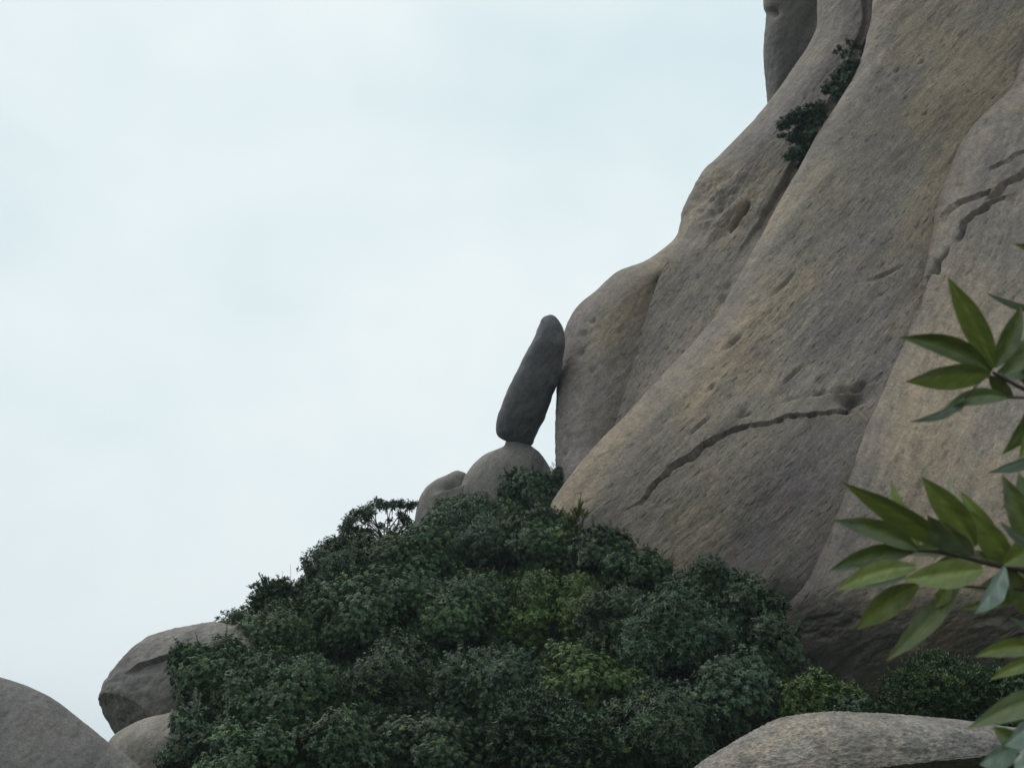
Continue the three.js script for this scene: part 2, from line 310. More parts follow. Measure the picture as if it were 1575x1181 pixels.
// ------------------------------------------------------------------ boulders
const sn = (k, ax = axB) => (P) => rockNoise(P, ax, k);
const grey = (c, k = 0.5) => { const g = c[0] * 0.33 + c[1] * 0.37 + c[2] * 0.3; return [mix(c[0], g * 1.02, k), mix(c[1], g, k), mix(c[2], g * 0.98, k)]; };
const sc = (w, d = 0, ax = axB) => (P) => grey(rockColor(P, ax, w, d));
function boulder(name, label, spec) { return tag(meshOf(name, stone(spec), rockMat), label, 'boulder'); }
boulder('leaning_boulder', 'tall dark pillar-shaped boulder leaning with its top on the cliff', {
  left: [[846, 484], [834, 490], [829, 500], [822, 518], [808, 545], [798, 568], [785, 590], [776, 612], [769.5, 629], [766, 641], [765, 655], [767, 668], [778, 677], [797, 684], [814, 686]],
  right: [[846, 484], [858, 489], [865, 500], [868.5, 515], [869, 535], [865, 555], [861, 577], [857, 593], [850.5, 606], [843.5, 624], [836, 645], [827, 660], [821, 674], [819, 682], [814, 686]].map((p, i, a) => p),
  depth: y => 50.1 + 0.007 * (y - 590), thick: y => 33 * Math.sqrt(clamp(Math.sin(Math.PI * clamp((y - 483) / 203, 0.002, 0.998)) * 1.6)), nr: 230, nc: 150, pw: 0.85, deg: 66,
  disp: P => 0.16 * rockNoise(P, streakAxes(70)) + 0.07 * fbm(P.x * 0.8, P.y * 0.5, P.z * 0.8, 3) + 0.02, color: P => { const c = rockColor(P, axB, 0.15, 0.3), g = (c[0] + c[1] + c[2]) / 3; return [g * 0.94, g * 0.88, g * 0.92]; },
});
boulder('round_boulder', 'smooth grey dome boulder carrying the leaning pillar stone', {
  left: [[790, 677], [779, 679], [773, 688], [750, 697], [730, 713], [716, 732], [710, 746], [706, 775], [715, 815], [780, 850]],
  right: [[790, 677], [806, 680], [818, 687], [830, 697], [841, 712], [848, 727], [852, 745], [855, 775], [845, 815], [780, 850]].map(p => p),
  depth: 50.7, k: 0.85, nr: 170, nc: 170, disp: sn(0.35), color: sc(0.5, 0.06),
});
boulder('small_boulder', 'low brown boulder with an undercut band left of the dome boulder', {
  left: [[705, 723], [688, 729], [670, 737], [656, 749], [646, 765], [640, 785], [640, 830], [690, 865]],
  right: [[705, 723], [722, 724], [740, 728], [756, 740], [762, 760], [764, 790], [760, 830], [690, 865]],
  depth: 51.4, k: 0.9, nr: 120, nc: 120,
  disp: (P, x, y) => { const [d] = lineInfo([[640, 772], [668, 760], [690, 753], [730, 740]], x, y); return 0.3 * rockNoise(P, axB) - (d < 0 ? 0.55 * Math.exp(-(((d + 9) / 9) ** 2)) * sstep(655, 690, x) : 0); }, color: sc(0.35, 0.12),
});
boulder('egg_boulder', 'big rounded grey boulder with a shaded broken face at lower left', {
  left: [[322, 957], [296, 961], [262, 967], [232, 978], [205, 995], [182, 1018], [162, 1043], [153, 1062], [150, 1090], [151, 1108], [158, 1128], [172, 1160], [230, 1200], [310, 1230]],
  right: [[322, 957], [345, 959], [366, 964], [385, 974], [398, 988], [408, 1005], [416, 1028], [422, 1060], [424, 1090], [422, 1110], [418, 1130], [405, 1160], [370, 1200], [310, 1230]].map(p => p),
  depth: 33, k: 0.85, nx: -0.35, nr: 220, nc: 240, disp: (P, x, y) => { let h = rockNoise(P, axB, 0.55); const [d, t] = lineInfo([[186, 1040], [215, 1022], [252, 1010], [272, 1000]], x, y); if (Math.abs(d) < 40) h += 0.1 * (d < 0 ? Math.exp(d / 14) : -Math.exp(-d / 14)) * sstep(0, 0.3, t) * (1 - sstep(0.7, 1, t)); return h + 0.05 * fbm(P.x * 1.3, P.y * 2.2, P.z, 4); }, color: sc(0.4, 0.05), cuts: [{ p: [164, 1066], n: [-0.55, -0.58, 0.6] }],
});
boulder('low_boulder', 'pale tan low boulder wedged under the big rounded boulder', {
  left: [[285, 1090], [255, 1096], [225, 1103], [196, 1116], [174, 1130], [160, 1150], [150, 1180], [150, 1260], [290, 1320]],
  right: [[285, 1090], [310, 1093], [340, 1100], [370, 1115], [390, 1130], [400, 1150], [405, 1180], [400, 1260], [290, 1320]],
  depth: 30, k: 0.8, nr: 160, nc: 200, disp: sn(0.3), color: sc(0.75),
});
boulder('dome_boulder', 'dark grey dome of rock cut off by the lower left corner', {
  left: [[-70, 1026], [-120, 1030], [-190, 1046], [-260, 1080], [-320, 1130], [-360, 1190], [-390, 1300], [-340, 1460], [-70, 1560]],
  right: [[-70, 1026], [-30, 1032], [0, 1040], [32, 1050], [62, 1064], [88, 1080], [112, 1099], [160, 1138], [188, 1158], [218, 1184], [300, 1300], [260, 1460], [-70, 1560]],
  depth: 22.5, k: 0.75, nx: 0.5, nr: 300, nc: 300, disp: sn(0.32), color: sc(0.25, 0.32),
});
boulder('flat_boulder', 'long flat-topped grey boulder along the lower right, lichen stained', {
  left: [[1283, 1092], [1240, 1095], [1200, 1102], [1168, 1116], [1135, 1134], [1105, 1152], [1080, 1168], [1056, 1188], [1020, 1230], [1000, 1300], [1300, 1380]],
  right: [[1283, 1092], [1330, 1096], [1380, 1100], [1428, 1105], [1478, 1109], [1520, 1114], [1570, 1121], [1610, 1130], [1650, 1150], [1640, 1300], [1300, 1380]].map(p => p),
  depth: 15, k: 0.55, nr: 540, nc: 540, deg: 62, cuts: [{ p: [1500, 1163], n: [0.12, -0.9, 0.42] }],
  disp: (P, x, y) => 0.14 * rockNoise(P.clone().multiplyScalar(2.2), axD) + 0.09 * rockNoise(P, axB) + 0.016 * fbm(P.x * 9, P.y * 13, P.z * 9, 3) - 0.012 * sstep(0.5, 0.85, n3(P.x * 3.1, P.y * 4.5, P.z * 3.1)), color: P => { const Q = P.clone().multiplyScalar(2.1), m = 0.55 * sstep(0.08, 0.4, fbm(P.x * 0.9, P.y * 1.2 + 4, P.z * 0.9, 5)), k = 0.6 * sstep(0.1, 0.36, fbm(P.x * 2.4 + 9, P.y * 1.5, P.z * 2.4, 5, m3)); const e = 1 + 0.5 * fbm(P.x * 12, P.y * 15, P.z * 12, 3), o = lerp3(lerp3(grey(rockColor(Q, axD, 0.45), 0.35), PALE, m), [0.15, 0.142, 0.126], k * 0.8); return [o[0] * e, o[1] * e, o[2] * e]; },
});
// ------------------------------------------------------------------ plants
const leafMat = new THREE.MeshPhysicalMaterial({ color: 0xffffff, roughness: 0.5, specularIntensity: 0.55, metalness: 0, side: THREE.DoubleSide });
leafMat.name = 'glossy leaves';
const barkMat = new THREE.MeshStandardMaterial({ color: new THREE.Color().setRGB(0.07, 0.058, 0.048), roughness: 0.9 }); barkMat.name = 'bark';
function leafBlade(len, wid, dir, fold, droop) { // one leaf, folded along its midrib and bent down to the tip
  const st = [[0, 0.06], [0.3, 0.9], [0.62, 0.85], [1, 0.0]], v = [], idx = [];
  const side = new THREE.Vector3().crossVectors(dir, new THREE.Vector3(0, 1, 0)); if (side.lengthSq() < 1e-4) side.set(1, 0, 0); side.normalize();
  const up = new THREE.Vector3().crossVectors(side, dir).normalize();
  st.forEach(([t, w]) => { const c = dir.clone().multiplyScalar(len * t).addScaledVector(new THREE.Vector3(0, -1, 0), droop * len * t * t); for (const s of [-1, 0, 1]) { const p = c.clone().addScaledVector(side, s * w * wid / 2).addScaledVector(up, Math.abs(s) * w * wid * fold); v.push(p.x, p.y, p.z); } });
  for (let j = 0; j < 3; j++) for (let i = 0; i < 2; i++) { const a = j * 3 + i; idx.push(a, a + 1, a + 3, a + 1, a + 4, a + 3); }
  const g = new THREE.BufferGeometry(); g.setAttribute('position', new THREE.Float32BufferAttribute(v, 3)); g.setIndex(idx); g.computeVertexNormals(); return g;
}
function sprigGeo(seed, n, len, wid, lift, droop, tiers = 1) {
  const r = rng(seed), parts = [];
  for (let i = 0; i < n; i++) {
    const a = i * 2.399 + r() * 0.5, e = lift + (r() - 0.5) * 0.7, d = new THREE.Vector3(Math.cos(a) * Math.cos(e), Math.sin(e), Math.sin(a) * Math.cos(e));
    const g = leafBlade(len * (0.7 + 0.5 * r()), wid * (0.8 + 0.4 * r()), d, 0.16 + 0.12 * r(), droop * (0.5 + r()));
    g.translate(0, -(i % tiers) * len * 0.45, 0); parts.push(g);
  }
  return mergeGeometries(parts);
}
const SPRIGS = {
  whorl: [sprigGeo(1, 9, 0.16, 0.055, 0.35, 0.3, 2), sprigGeo(2, 8, 0.17, 0.06, 0.5, 0.25, 2)],
  willow: [sprigGeo(3, 11, 0.21, 0.042, 0.1, 0.75, 3), sprigGeo(4, 10, 0.23, 0.04, -0.05, 0.6, 3)],
  small: [sprigGeo(5, 12, 0.105, 0.046, 0.4, 0.2, 3), sprigGeo(6, 12, 0.11, 0.05, 0.3, 0.25, 3)],
  upright: [sprigGeo(7, 9, 0.17, 0.05, 0.85, 0.1, 2), sprigGeo(8, 8, 0.18, 0.05, 0.95, 0.1, 2)],
};
const TINTS = { dark: [0.044, 0.082, 0.036], mid: [0.054, 0.108, 0.038], bright: [0.082, 0.142, 0.032], yellow: [0.125, 0.15, 0.03], blue: [0.048, 0.094, 0.046], pale: [0.060, 0.100, 0.054] };
function limb(a, b, r0, r1, bend, rand, seg = 5, rad = 5) {
  const mid = a.clone().lerp(b, 0.5).add(new THREE.Vector3((rand() - 0.5) * bend, rand() * bend * 0.5, (rand() - 0.5) * bend));
  const c = new THREE.QuadraticBezierCurve3(a, mid, b), g = new THREE.TubeGeometry(c, seg, 1, rad, false), p = g.attributes.position;
  for (let i = 0; i <= seg; i++) { const o = c.getPointAt(i / seg), r = mix(r0, r1, i / seg); for (let k = 0; k <= rad; k++) { const q = i * (rad + 1) + k; p.setXYZ(q, o.x + (p.getX(q) - o.x) * r, o.y + (p.getY(q) - o.y) * r, o.z + (p.getZ(q) - o.z) * r); } }
  return g;
}
const groundAnchors = [[-14, -42, -2], [-13, -50, -3], [-25, -46, -4], [-40, -70, -8], [-20, -75, -6], [-36, -30, -5], [-12, -62, -4], [-50, -90, -9], [0, 0, 0], [-8, -10, 0], [8, -10, 0], [0, 12, 0], [-20, -18, -0.5], [-19, -34, -2.5], [-30, -50, -3], [-60, -40, -6], [-60, 0, -5], [60, 10, 0], [0, 60, -3], [14, -14, 0.2], [26, -26, 2], [-16, -56, -4], [-2, -62, 4], [60, -60, 14], [20, -70, 14], [-70, -90, -8], [0, -110, 0], [90, -100, 10]];
const shrubs = [];
let seedNo = 100;
function shrub(name, label, category, o) { shrubs.push({ name, label, category, o: { leaf: 'whorl', tint: 'mid', dens: 1, open: 0, ...o, seed: seedNo++ } }); const s = perPx(o.depth), C = at(o.px, o.py, o.depth); if (!o.foot) groundAnchors.push([C.x, C.z, C.y - o.ry * s * 1.5 - 0.9]); }
function ground(x, z) { let a = 0, b = 0; for (const [gx, gz, gy] of groundAnchors) { const d = (x - gx) ** 2 + (z - gz) ** 2 + 1.5, w = 1 / (d * d); a += w * gy; b += w; } return a / b; }
function buildShrub({ name, label, category, o }) {
  const r = rng(o.seed * 7919), C = at(o.px, o.py, o.depth), s = perPx(o.depth), a = o.rx * s * 1.1, b = o.ry * s * 1.1, cz = o.rz ? o.rz * s : Math.min(a, Math.max(b, a * 0.8));
  const foot = o.foot ? at(...o.foot) : new THREE.Vector3(C.x + (r() - 0.5) * a * 0.3, 0, C.z - 0.2); if (!o.foot) foot.y = ground(foot.x, foot.z) - 0.1;
  const root = new THREE.Group(); root.name = numbered(name); root.position.copy(foot); scene.add(root); tag(root, label, category, o.group);
  const c = C.clone().sub(foot), clumps = [], mean = Math.cbrt(a * b * cz), nCl = o.clumps ?? Math.round(28 + 7 * mean * mean);
  for (const [qx, qy, qr] of o.pts ?? []) clumps.push([at(qx, qy, o.depth + (r() - 0.5) * o.rx * s * 0.7).sub(foot), qr * s * 1.05, 0.72 + 0.5 * r()]);
  for (let i = 0; i < (o.pts ? 0 : nCl); i++) {
    const az = r() * 6.283, up = mix(-0.95, 1, r() ** 0.8), h = Math.sqrt(1 - up * up), rad = (0.36 + 0.5 * Math.sqrt(r())) * (0.82 + 0.42 * r());
    const cr = mean * (o.cr ?? 0.36) * (0.5 + 0.95 * r());
    clumps.push([new THREE.Vector3(Math.cos(az) * h * a * rad, up * b * rad, Math.sin(az) * h * cz * rad).add(c), cr, 0.72 + 0.56 * r()]);
  }
  // trunk and limbs
  const wood = [], fork = foot.clone().set(0, 0, 0).lerp(c, 0.55), tr = clamp(mean * 0.06, 0.03, 0.12);
  wood.push(limb(new THREE.Vector3(), fork, tr, tr * 0.7, mean * 0.2, r, 6, 7));
  for (const [p, cr] of clumps) { wood.push(limb(fork.clone().lerp(c, r() * 0.4), p, tr * 0.4, 0.012, mean * (o.open ? 0.9 : 0.35), r)); if (o.open) for (let k = 0; k < 4; k++) wood.push(limb(p.clone().lerp(fork, 0.25 * r()), p.clone().add(new THREE.Vector3(r() - 0.5, r() * 0.7, r() - 0.5).multiplyScalar(cr * 2)), 0.014, 0.006, cr * 0.3, r, 3, 4)); }
  meshOf('trunk', mergeGeometries(wood), barkMat, root);
  // leaves, clump by clump
  const mats = [], cols = [], M = new THREE.Matrix4(), Q = new THREE.Quaternion(), Y = new THREE.Vector3(0, 1, 0), base = TINTS[o.tint], sz = o.size ?? 0.86;
  for (const [p, cr, tone] of clumps) {
    const n = Math.round(o.dens * (o.open ? 0.6 : 1) * 4 * Math.PI * cr * cr * (o.leaf === 'small' ? 62 : 46) / (sz * sz * 0.62));
    const young = r();
    for (let i = 0; i < n; i++) {
      const u = r() * 2 - 1, f = r() * 6.283, h = Math.sqrt(1 - u * u), d = new THREE.Vector3(Math.cos(f) * h, u, Math.sin(f) * h);
      const q = r(), rr = cr * (q < 0.3 ? Math.sqrt(r()) * 0.8 : 0.65 + 0.6 * r());
      const pos = p.clone().add(new THREE.Vector3(d.x * rr, d.y * rr * 0.85, d.z * rr));
      const out = pos.clone().sub(c).normalize(), axis = d.clone().multiplyScalar(0.7).addScaledVector(out, 0.5).addScaledVector(Y, o.leaf === 'upright' ? 1.2 : 0.65).add(new THREE.Vector3(r() - 0.5, r() - 0.5, r() - 0.5).multiplyScalar(0.9)).normalize();
      Q.setFromUnitVectors(Y, axis).multiply(new THREE.Quaternion().setFromAxisAngle(Y, r() * 6.283));
      const sc = sz * 0.8 * (0.7 + 0.6 * r());
      mats.push(M.compose(pos, Q, new THREE.Vector3(sc, sc, sc)).clone());
      const k = 0.84 * tone * (0.65 + 0.7 * r()), yl = (o.young ?? 0.12) > r() ? 1 : 0, yy = yl * (0.25 + 0.5 * young);
      cols.push(new THREE.Color().setRGB(mix(base[0], TINTS.yellow[0], yy) * k, mix(base[1], TINTS.yellow[1], yy) * k, mix(base[2], TINTS.yellow[2], yy) * k));
    }
  }
  const twigs = [];
  if (!o.pts) for (let i = 0; i < 14 + 6 * mean; i++) { // shoots that stand out of the crown
    const [p, cr] = clumps[Math.floor(r() * clumps.length)], d = p.clone().sub(c).normalize().addScaledVector(Y, 0.5 + r()).add(new THREE.Vector3(r() - 0.5, r() - 0.5, r() - 0.5)).normalize(), l0 = cr * 0.6, l1 = cr * 0.95 + (0.12 + 0.5 * r() * r());
    twigs.push(limb(p.clone().addScaledVector(d, l0), p.clone().addScaledVector(d, l1), 0.008, 0.004, 0.05, r, 3, 4));
    for (let q = l0; q <= l1; q += 0.075) { const sc = sz * 0.8 * mix(1, 0.6, (q - l0) / (l1 - l0 + 0.01)) * (0.7 + 0.5 * r()); Q.setFromUnitVectors(Y, d).multiply(new THREE.Quaternion().setFromAxisAngle(Y, r() * 6.283)); mats.push(M.compose(p.clone().addScaledVector(d, q), Q, new THREE.Vector3(sc, sc, sc)).clone()); const k = 0.8 + 0.5 * r(); cols.push(new THREE.Color().setRGB(base[0] * k, base[1] * k, base[2] * k)); }
  }
  if (twigs.length) meshOf('twig', mergeGeometries(twigs), barkMat, root).userData.kind = 'stuff';
  const geos = SPRIGS[o.leaf], half = Math.ceil(mats.length / 2), im = new THREE.InstancedMesh(geos[o.seed % geos.length], leafMat, mats.length);
  mats.forEach((m, i) => { im.setMatrixAt(i, m); im.setColorAt(i, cols[i]); });
  im.name = 'crown'; im.userData.kind = 'stuff'; im.castShadow = im.receiveShadow = true; im.computeBoundingSphere(); root.add(im);
  return mats.length;
}
const B = (label, px, py, rx, ry, depth, leaf, tint, more = {}) => shrub('shrub', label, 'shrub', { px, py, rx, ry, depth, leaf, tint, ...more });
// along the crest
B('small dark bush filling the gap between dome boulder and tan slab', 868, 738, 20, 27, 47, 'small', 'dark');
B('dark low bush across the right front of the dome boulder', 815, 762, 45, 32, 45, 'small', 'blue');
B('leafy bush at the foot of the dome boulder and the low brown boulder', 725, 806, 62, 34, 44, 'small', 'mid');
shrub('tree', 'open-branched small tree with sky showing through its crown, on the crest', 'tree', { px: 588, py: 815, rx: 60, ry: 44, depth: 42, leaf: 'whorl', tint: 'dark', open: 1, dens: 1.15, foot: [604, 885, 42.2], pts: [[530, 812, 9], [527, 818, 7], [536, 801, 10], [545, 793, 10], [557, 787, 10], [569, 784, 10], [581, 776, 10], [593, 778, 8], [605, 777, 8], [617, 775, 8], [628, 778, 9], [637, 775, 6], [563, 799, 9], [545, 813, 9], [557, 819, 8], [569, 814, 6], [587, 810, 6], [623, 796, 8], [548, 830, 9], [562, 838, 9], [614, 792, 5], [600, 800, 4], [631, 806, 8], [585, 838, 6], [604, 836, 8]] });
B('large bush of pale narrow drooping leaves below the dome boulder', 752, 856, 90, 60, 40, 'willow', 'blue', { young: 0.03 });
B('dark bush against the sky below the open-branched tree', 520, 885, 66, 50, 38.5, 'whorl', 'dark', { size: 0.95 });
B('spiky-topped bush against the sky on the left crest with dry stalks', 452, 940, 46, 46, 37, 'upright', 'dark', { size: 0.95 });
B('mid-green bush right of the dark crest bush and under the open tree', 632, 890, 74, 62, 38, 'small', 'mid');
B('fresh green bush touching the lower left edge of the tan slab', 842, 842, 62, 58, 38.5, 'whorl', 'mid', { young: 0.2 });
B('thin yellowish sprouts sticking up in front of the tan slab edge', 880, 800, 26, 26, 38, 'upright', 'yellow', { open: 1, clumps: 9, cr: 0.22, dens: 0.8, size: 0.8 });
B('dark bush against the tan slab right of the yellowish sprouts', 925, 862, 48, 44, 36.5, 'whorl', 'dark');
B('bush with one tall leafy shoot against the tan slab', 985, 890, 42, 38, 35, 'small', 'mid', { clumps: 20 });
B('rounded dark bush at the base of the tan slab', 1078, 912, 62, 38, 33.5, 'small', 'dark');
B('bush at the foot of the thin black seam in the rock', 1158, 938, 48, 40, 32.5, 'whorl', 'dark');
B('dark bush bulging over the base of the rightmost slab', 1192, 1000, 40, 42, 31, 'whorl', 'dark');
// the middle of the thicket
B('yellow-green bush with pale flowering tips in the middle of the thicket', 850, 945, 88, 52, 34, 'whorl', 'bright', { young: 0.35 });
B('dark green bush left of the yellow-green bush', 715, 950, 84, 60, 34.5, 'small', 'mid');
B('broad shaded bush below the dark crest bush', 575, 965, 90, 66, 34.5, 'small', 'mid');
B('bushy shrub against the sky above the big rounded boulder', 415, 1000, 76, 60, 33.5, 'small', 'mid', { young: 0.18 });
B('rounded shrub overhanging the big rounded boulder', 318, 1045, 54, 52, 30.5, 'small', 'mid');
B('pale-leaved bush hanging over the pale low boulder', 300, 1138, 40, 52, 28, 'whorl', 'pale');
B('glossy pale-leaved bush below the rounded dark bush', 1052, 985, 92, 58, 31, 'whorl', 'blue', { young: 0.05 });
B('dark bush between yellow-green bush and glossy pale-leaved bush', 950, 970, 62, 54, 32.5, 'small', 'dark');
B('low yellowish bush in front of the undercut foot of the rightmost slab', 1255, 1082, 56, 38, 27, 'whorl', 'bright', { young: 0.3 });
// the lower thicket
B('wide dark bush low on the left of the thicket', 445, 1085, 104, 74, 29.5, 'small', 'mid');
B('dark bush in the lower middle left, right of the wide dark bush', 600, 1075, 98, 72, 30, 'whorl', 'dark');
B('grey-green bush low in the middle of the thicket', 755, 1065, 92, 66, 29.5, 'small', 'blue');
B('bright green rounded bush low in the middle right', 905, 1055, 84, 52, 29, 'small', 'bright', { young: 0.12 });
B('glossy bush low right of centre, left of the yellowish bush', 1120, 1075, 92, 58, 28, 'whorl', 'blue');
B('bush at the bottom edge just left of the flat boulder', 1010, 1130, 82, 60, 26.5, 'whorl', 'dark');
B('upright-leaved bush at the bottom edge, below the grey-green bush', 830, 1140, 92, 60, 26, 'upright', 'blue');
B('bush at the bottom edge below the dark lower middle bush', 660, 1160, 96, 60, 26, 'small', 'dark');
B('bush at the bottom edge, third from the left corner rocks', 510, 1175, 84, 56, 25.5, 'whorl', 'dark');
B('bush at the bottom edge nearest to the pale low boulder', 370, 1175, 74, 58, 25.5, 'small', 'mid', { young: 0.05 });
B('small dark bush added over bare ground in the gap between the low yellowish bush and the wide dark bush', 1325, 1098, 42, 22, 24, 'small', 'dark');  // bush added to cover a bright patch of bare ground
// right, behind the flat boulder
B('wide dark bush behind the long flat boulder', 1455, 1070, 92, 46, 23, 'upright', 'mid', { young: 0.22, size: 0.75 });
B('bush at the right edge behind the flat boulder', 1562, 1075, 52, 42, 22.5, 'upright', 'mid', { size: 0.75 });
// on the cliff
B('larger dark bush growing from the cleft beside the tan slab', 1240, 200, 34, 44, 50.6, 'small', 'pale', { foot: [1240, 262, 51.2], rz: 26, young: 0.03, pts: [[1262, 165, 11], [1247, 168, 12], [1232, 174, 11], [1220, 180, 11], [1207, 189, 10], [1200, 194, 6], [1236, 188, 10], [1256, 184, 12], [1262, 180, 9], [1232, 206, 13], [1246, 205, 13], [1218, 212, 9], [1240, 222, 14], [1252, 214, 10], [1224, 233, 11], [1238, 240, 12], [1214, 240, 8], [1234, 254, 9], [1204, 207, 4], [1197, 209, 3]] });
B('dark bush in the upper cleft, above the larger cleft bush', 1303, 124, 31, 38, 51.6, 'small', 'pale', { foot: [1290, 168, 52.2], rz: 24, young: 0.03, pts: [[1310, 100, 11], [1322, 102, 10], [1297, 108, 11], [1288, 118, 10], [1274, 131, 9], [1271, 138, 7], [1283, 134, 9], [1300, 122, 13], [1313, 116, 12], [1324, 112, 9], [1304, 136, 12], [1294, 146, 10], [1290, 156, 8], [1327, 96, 7], [1284, 140, 7]] });
B('tiny dark tuft at the top of the cleft', 1333, 76, 9, 19, 52.5, 'small', 'pale', { foot: [1328, 106, 52.8], rz: 12, young: 0, pts: [[1335, 66, 7], [1330, 72, 7], [1340, 62, 4], [1331, 82, 7], [1330, 92, 6]] });
B('thin wispy bush on the rock left of the top tuft', 1303, 78, 24, 22, 52.6, 'small', 'pale', { foot: [1318, 112, 52.8], open: 1, dens: 1, rz: 14, pts: [[1284, 79, 4], [1290, 74, 5], [1300, 79, 5], [1296, 86, 4], [1312, 71, 6], [1306, 63, 4], [1318, 62, 4], [1310, 82, 4], [1322, 72, 4]] });

scene.fog = new THREE.FogExp2(new THREE.Color().setRGB(0.72, 0.84, 0.92), 0.0005);
// ground: one sheet from under the thicket to the horizon
{
  const xs = [-1500, -700, -350, -180, -100, ...range(-64, 64, 1.6), 100, 180, 350, 700, 1500], zs = [-1500, -700, -350, -180, -110, ...range(-76, 30, 1.6), 60, 120, 350, 900, 1500];
  const pos = new Float32Array(xs.length * zs.length * 3), col = new Float32Array(xs.length * zs.length * 3);
  zs.forEach((z, j) => xs.forEach((x, i) => { const o = (j * xs.length + i) * 3, far = sstep(70, 160, Math.hypot(x, z)); pos.set([x, mix(ground(x, z), -9, far) + 0.25 * fbm(x * 0.3, 0, z * 0.3, 3), z], o); const k = 1 + 0.8 * fbm(x * 0.5, 3, z * 0.5, 3); col.set([0.045 * k, 0.05 * k, 0.028 * k], o); }));
  const g = gridGeometry(zs.length, xs.length, pos); g.setAttribute('color', new THREE.BufferAttribute(col, 3)); g.computeVertexNormals();
  tag(meshOf('ground', g, new THREE.MeshStandardMaterial({ vertexColors: true, roughness: 1 })), 'dark leaf-littered hillside under the thicket', 'ground', null, 'structure');
}
{ // low growth that covers the slope between the bushes
  const r = rng(909), M = new THREE.Matrix4(), Q = new THREE.Quaternion(), Y = new THREE.Vector3(0, 1, 0), ms = [], cs = [];
  const spots = shrubs.filter(q => !q.o.foot);
  for (let i = 0; i < 26000; i++) {
    const { o } = spots[Math.floor(r() * spots.length)], C = at(o.px, o.py, o.depth), rad = o.rx * perPx(o.depth) * 1.7 * Math.sqrt(r()), a = r() * 6.283;
    const x = C.x + Math.cos(a) * rad, z = C.z + Math.sin(a) * rad * 1.1, p = new THREE.Vector3(x, ground(x, z) + 0.9 * r() * r() + 0.05, z);
    Q.setFromUnitVectors(Y, new THREE.Vector3(r() - 0.5, 0.9, r() - 0.3).normalize()); const k = 0.8 + 0.7 * r();
    ms.push(M.compose(p, Q, new THREE.Vector3(k, k, k)).clone()); const t = 0.6 + 0.6 * r(); cs.push(new THREE.Color().setRGB(0.044 * t, 0.078 * t, 0.034 * t));
  }
  const im = new THREE.InstancedMesh(SPRIGS.small[0], leafMat, ms.length); ms.forEach((m, i) => { im.setMatrixAt(i, m); im.setColorAt(i, cs[i]); });
  im.name = 'undergrowth'; im.castShadow = im.receiveShadow = true; scene.add(im); tag(im, 'dense low green growth covering the slope between the bushes', 'undergrowth', null, 'stuff');
}
let total = 0; for (const s of shrubs) total += buildShrub(s);
console.log('sprigs', total);

// dry stalks on the left crest
{
  const r = rng(77), f = at(440, 935, 36.8), root = new THREE.Group(); root.name = 'dry_grass'; root.position.copy(f); scene.add(root); tag(root, 'few thin dry stalks rising against the sky on the left crest', 'grass');
  const mat = new THREE.MeshStandardMaterial({ color: new THREE.Color().setRGB(0.2, 0.18, 0.12), roughness: 0.9 });
  for (const [x, y] of [[434, 878], [428, 884], [446, 868], [415, 900], [409, 912], [437, 890]]) { const top = at(x, y, 36.8).sub(f); meshOf('stalk', limb(at(440 + (x - 440) * 0.3, 935, 36.8).sub(f), top, 0.008, 0.004, 0.2, r, 5, 4), mat, root); }
}

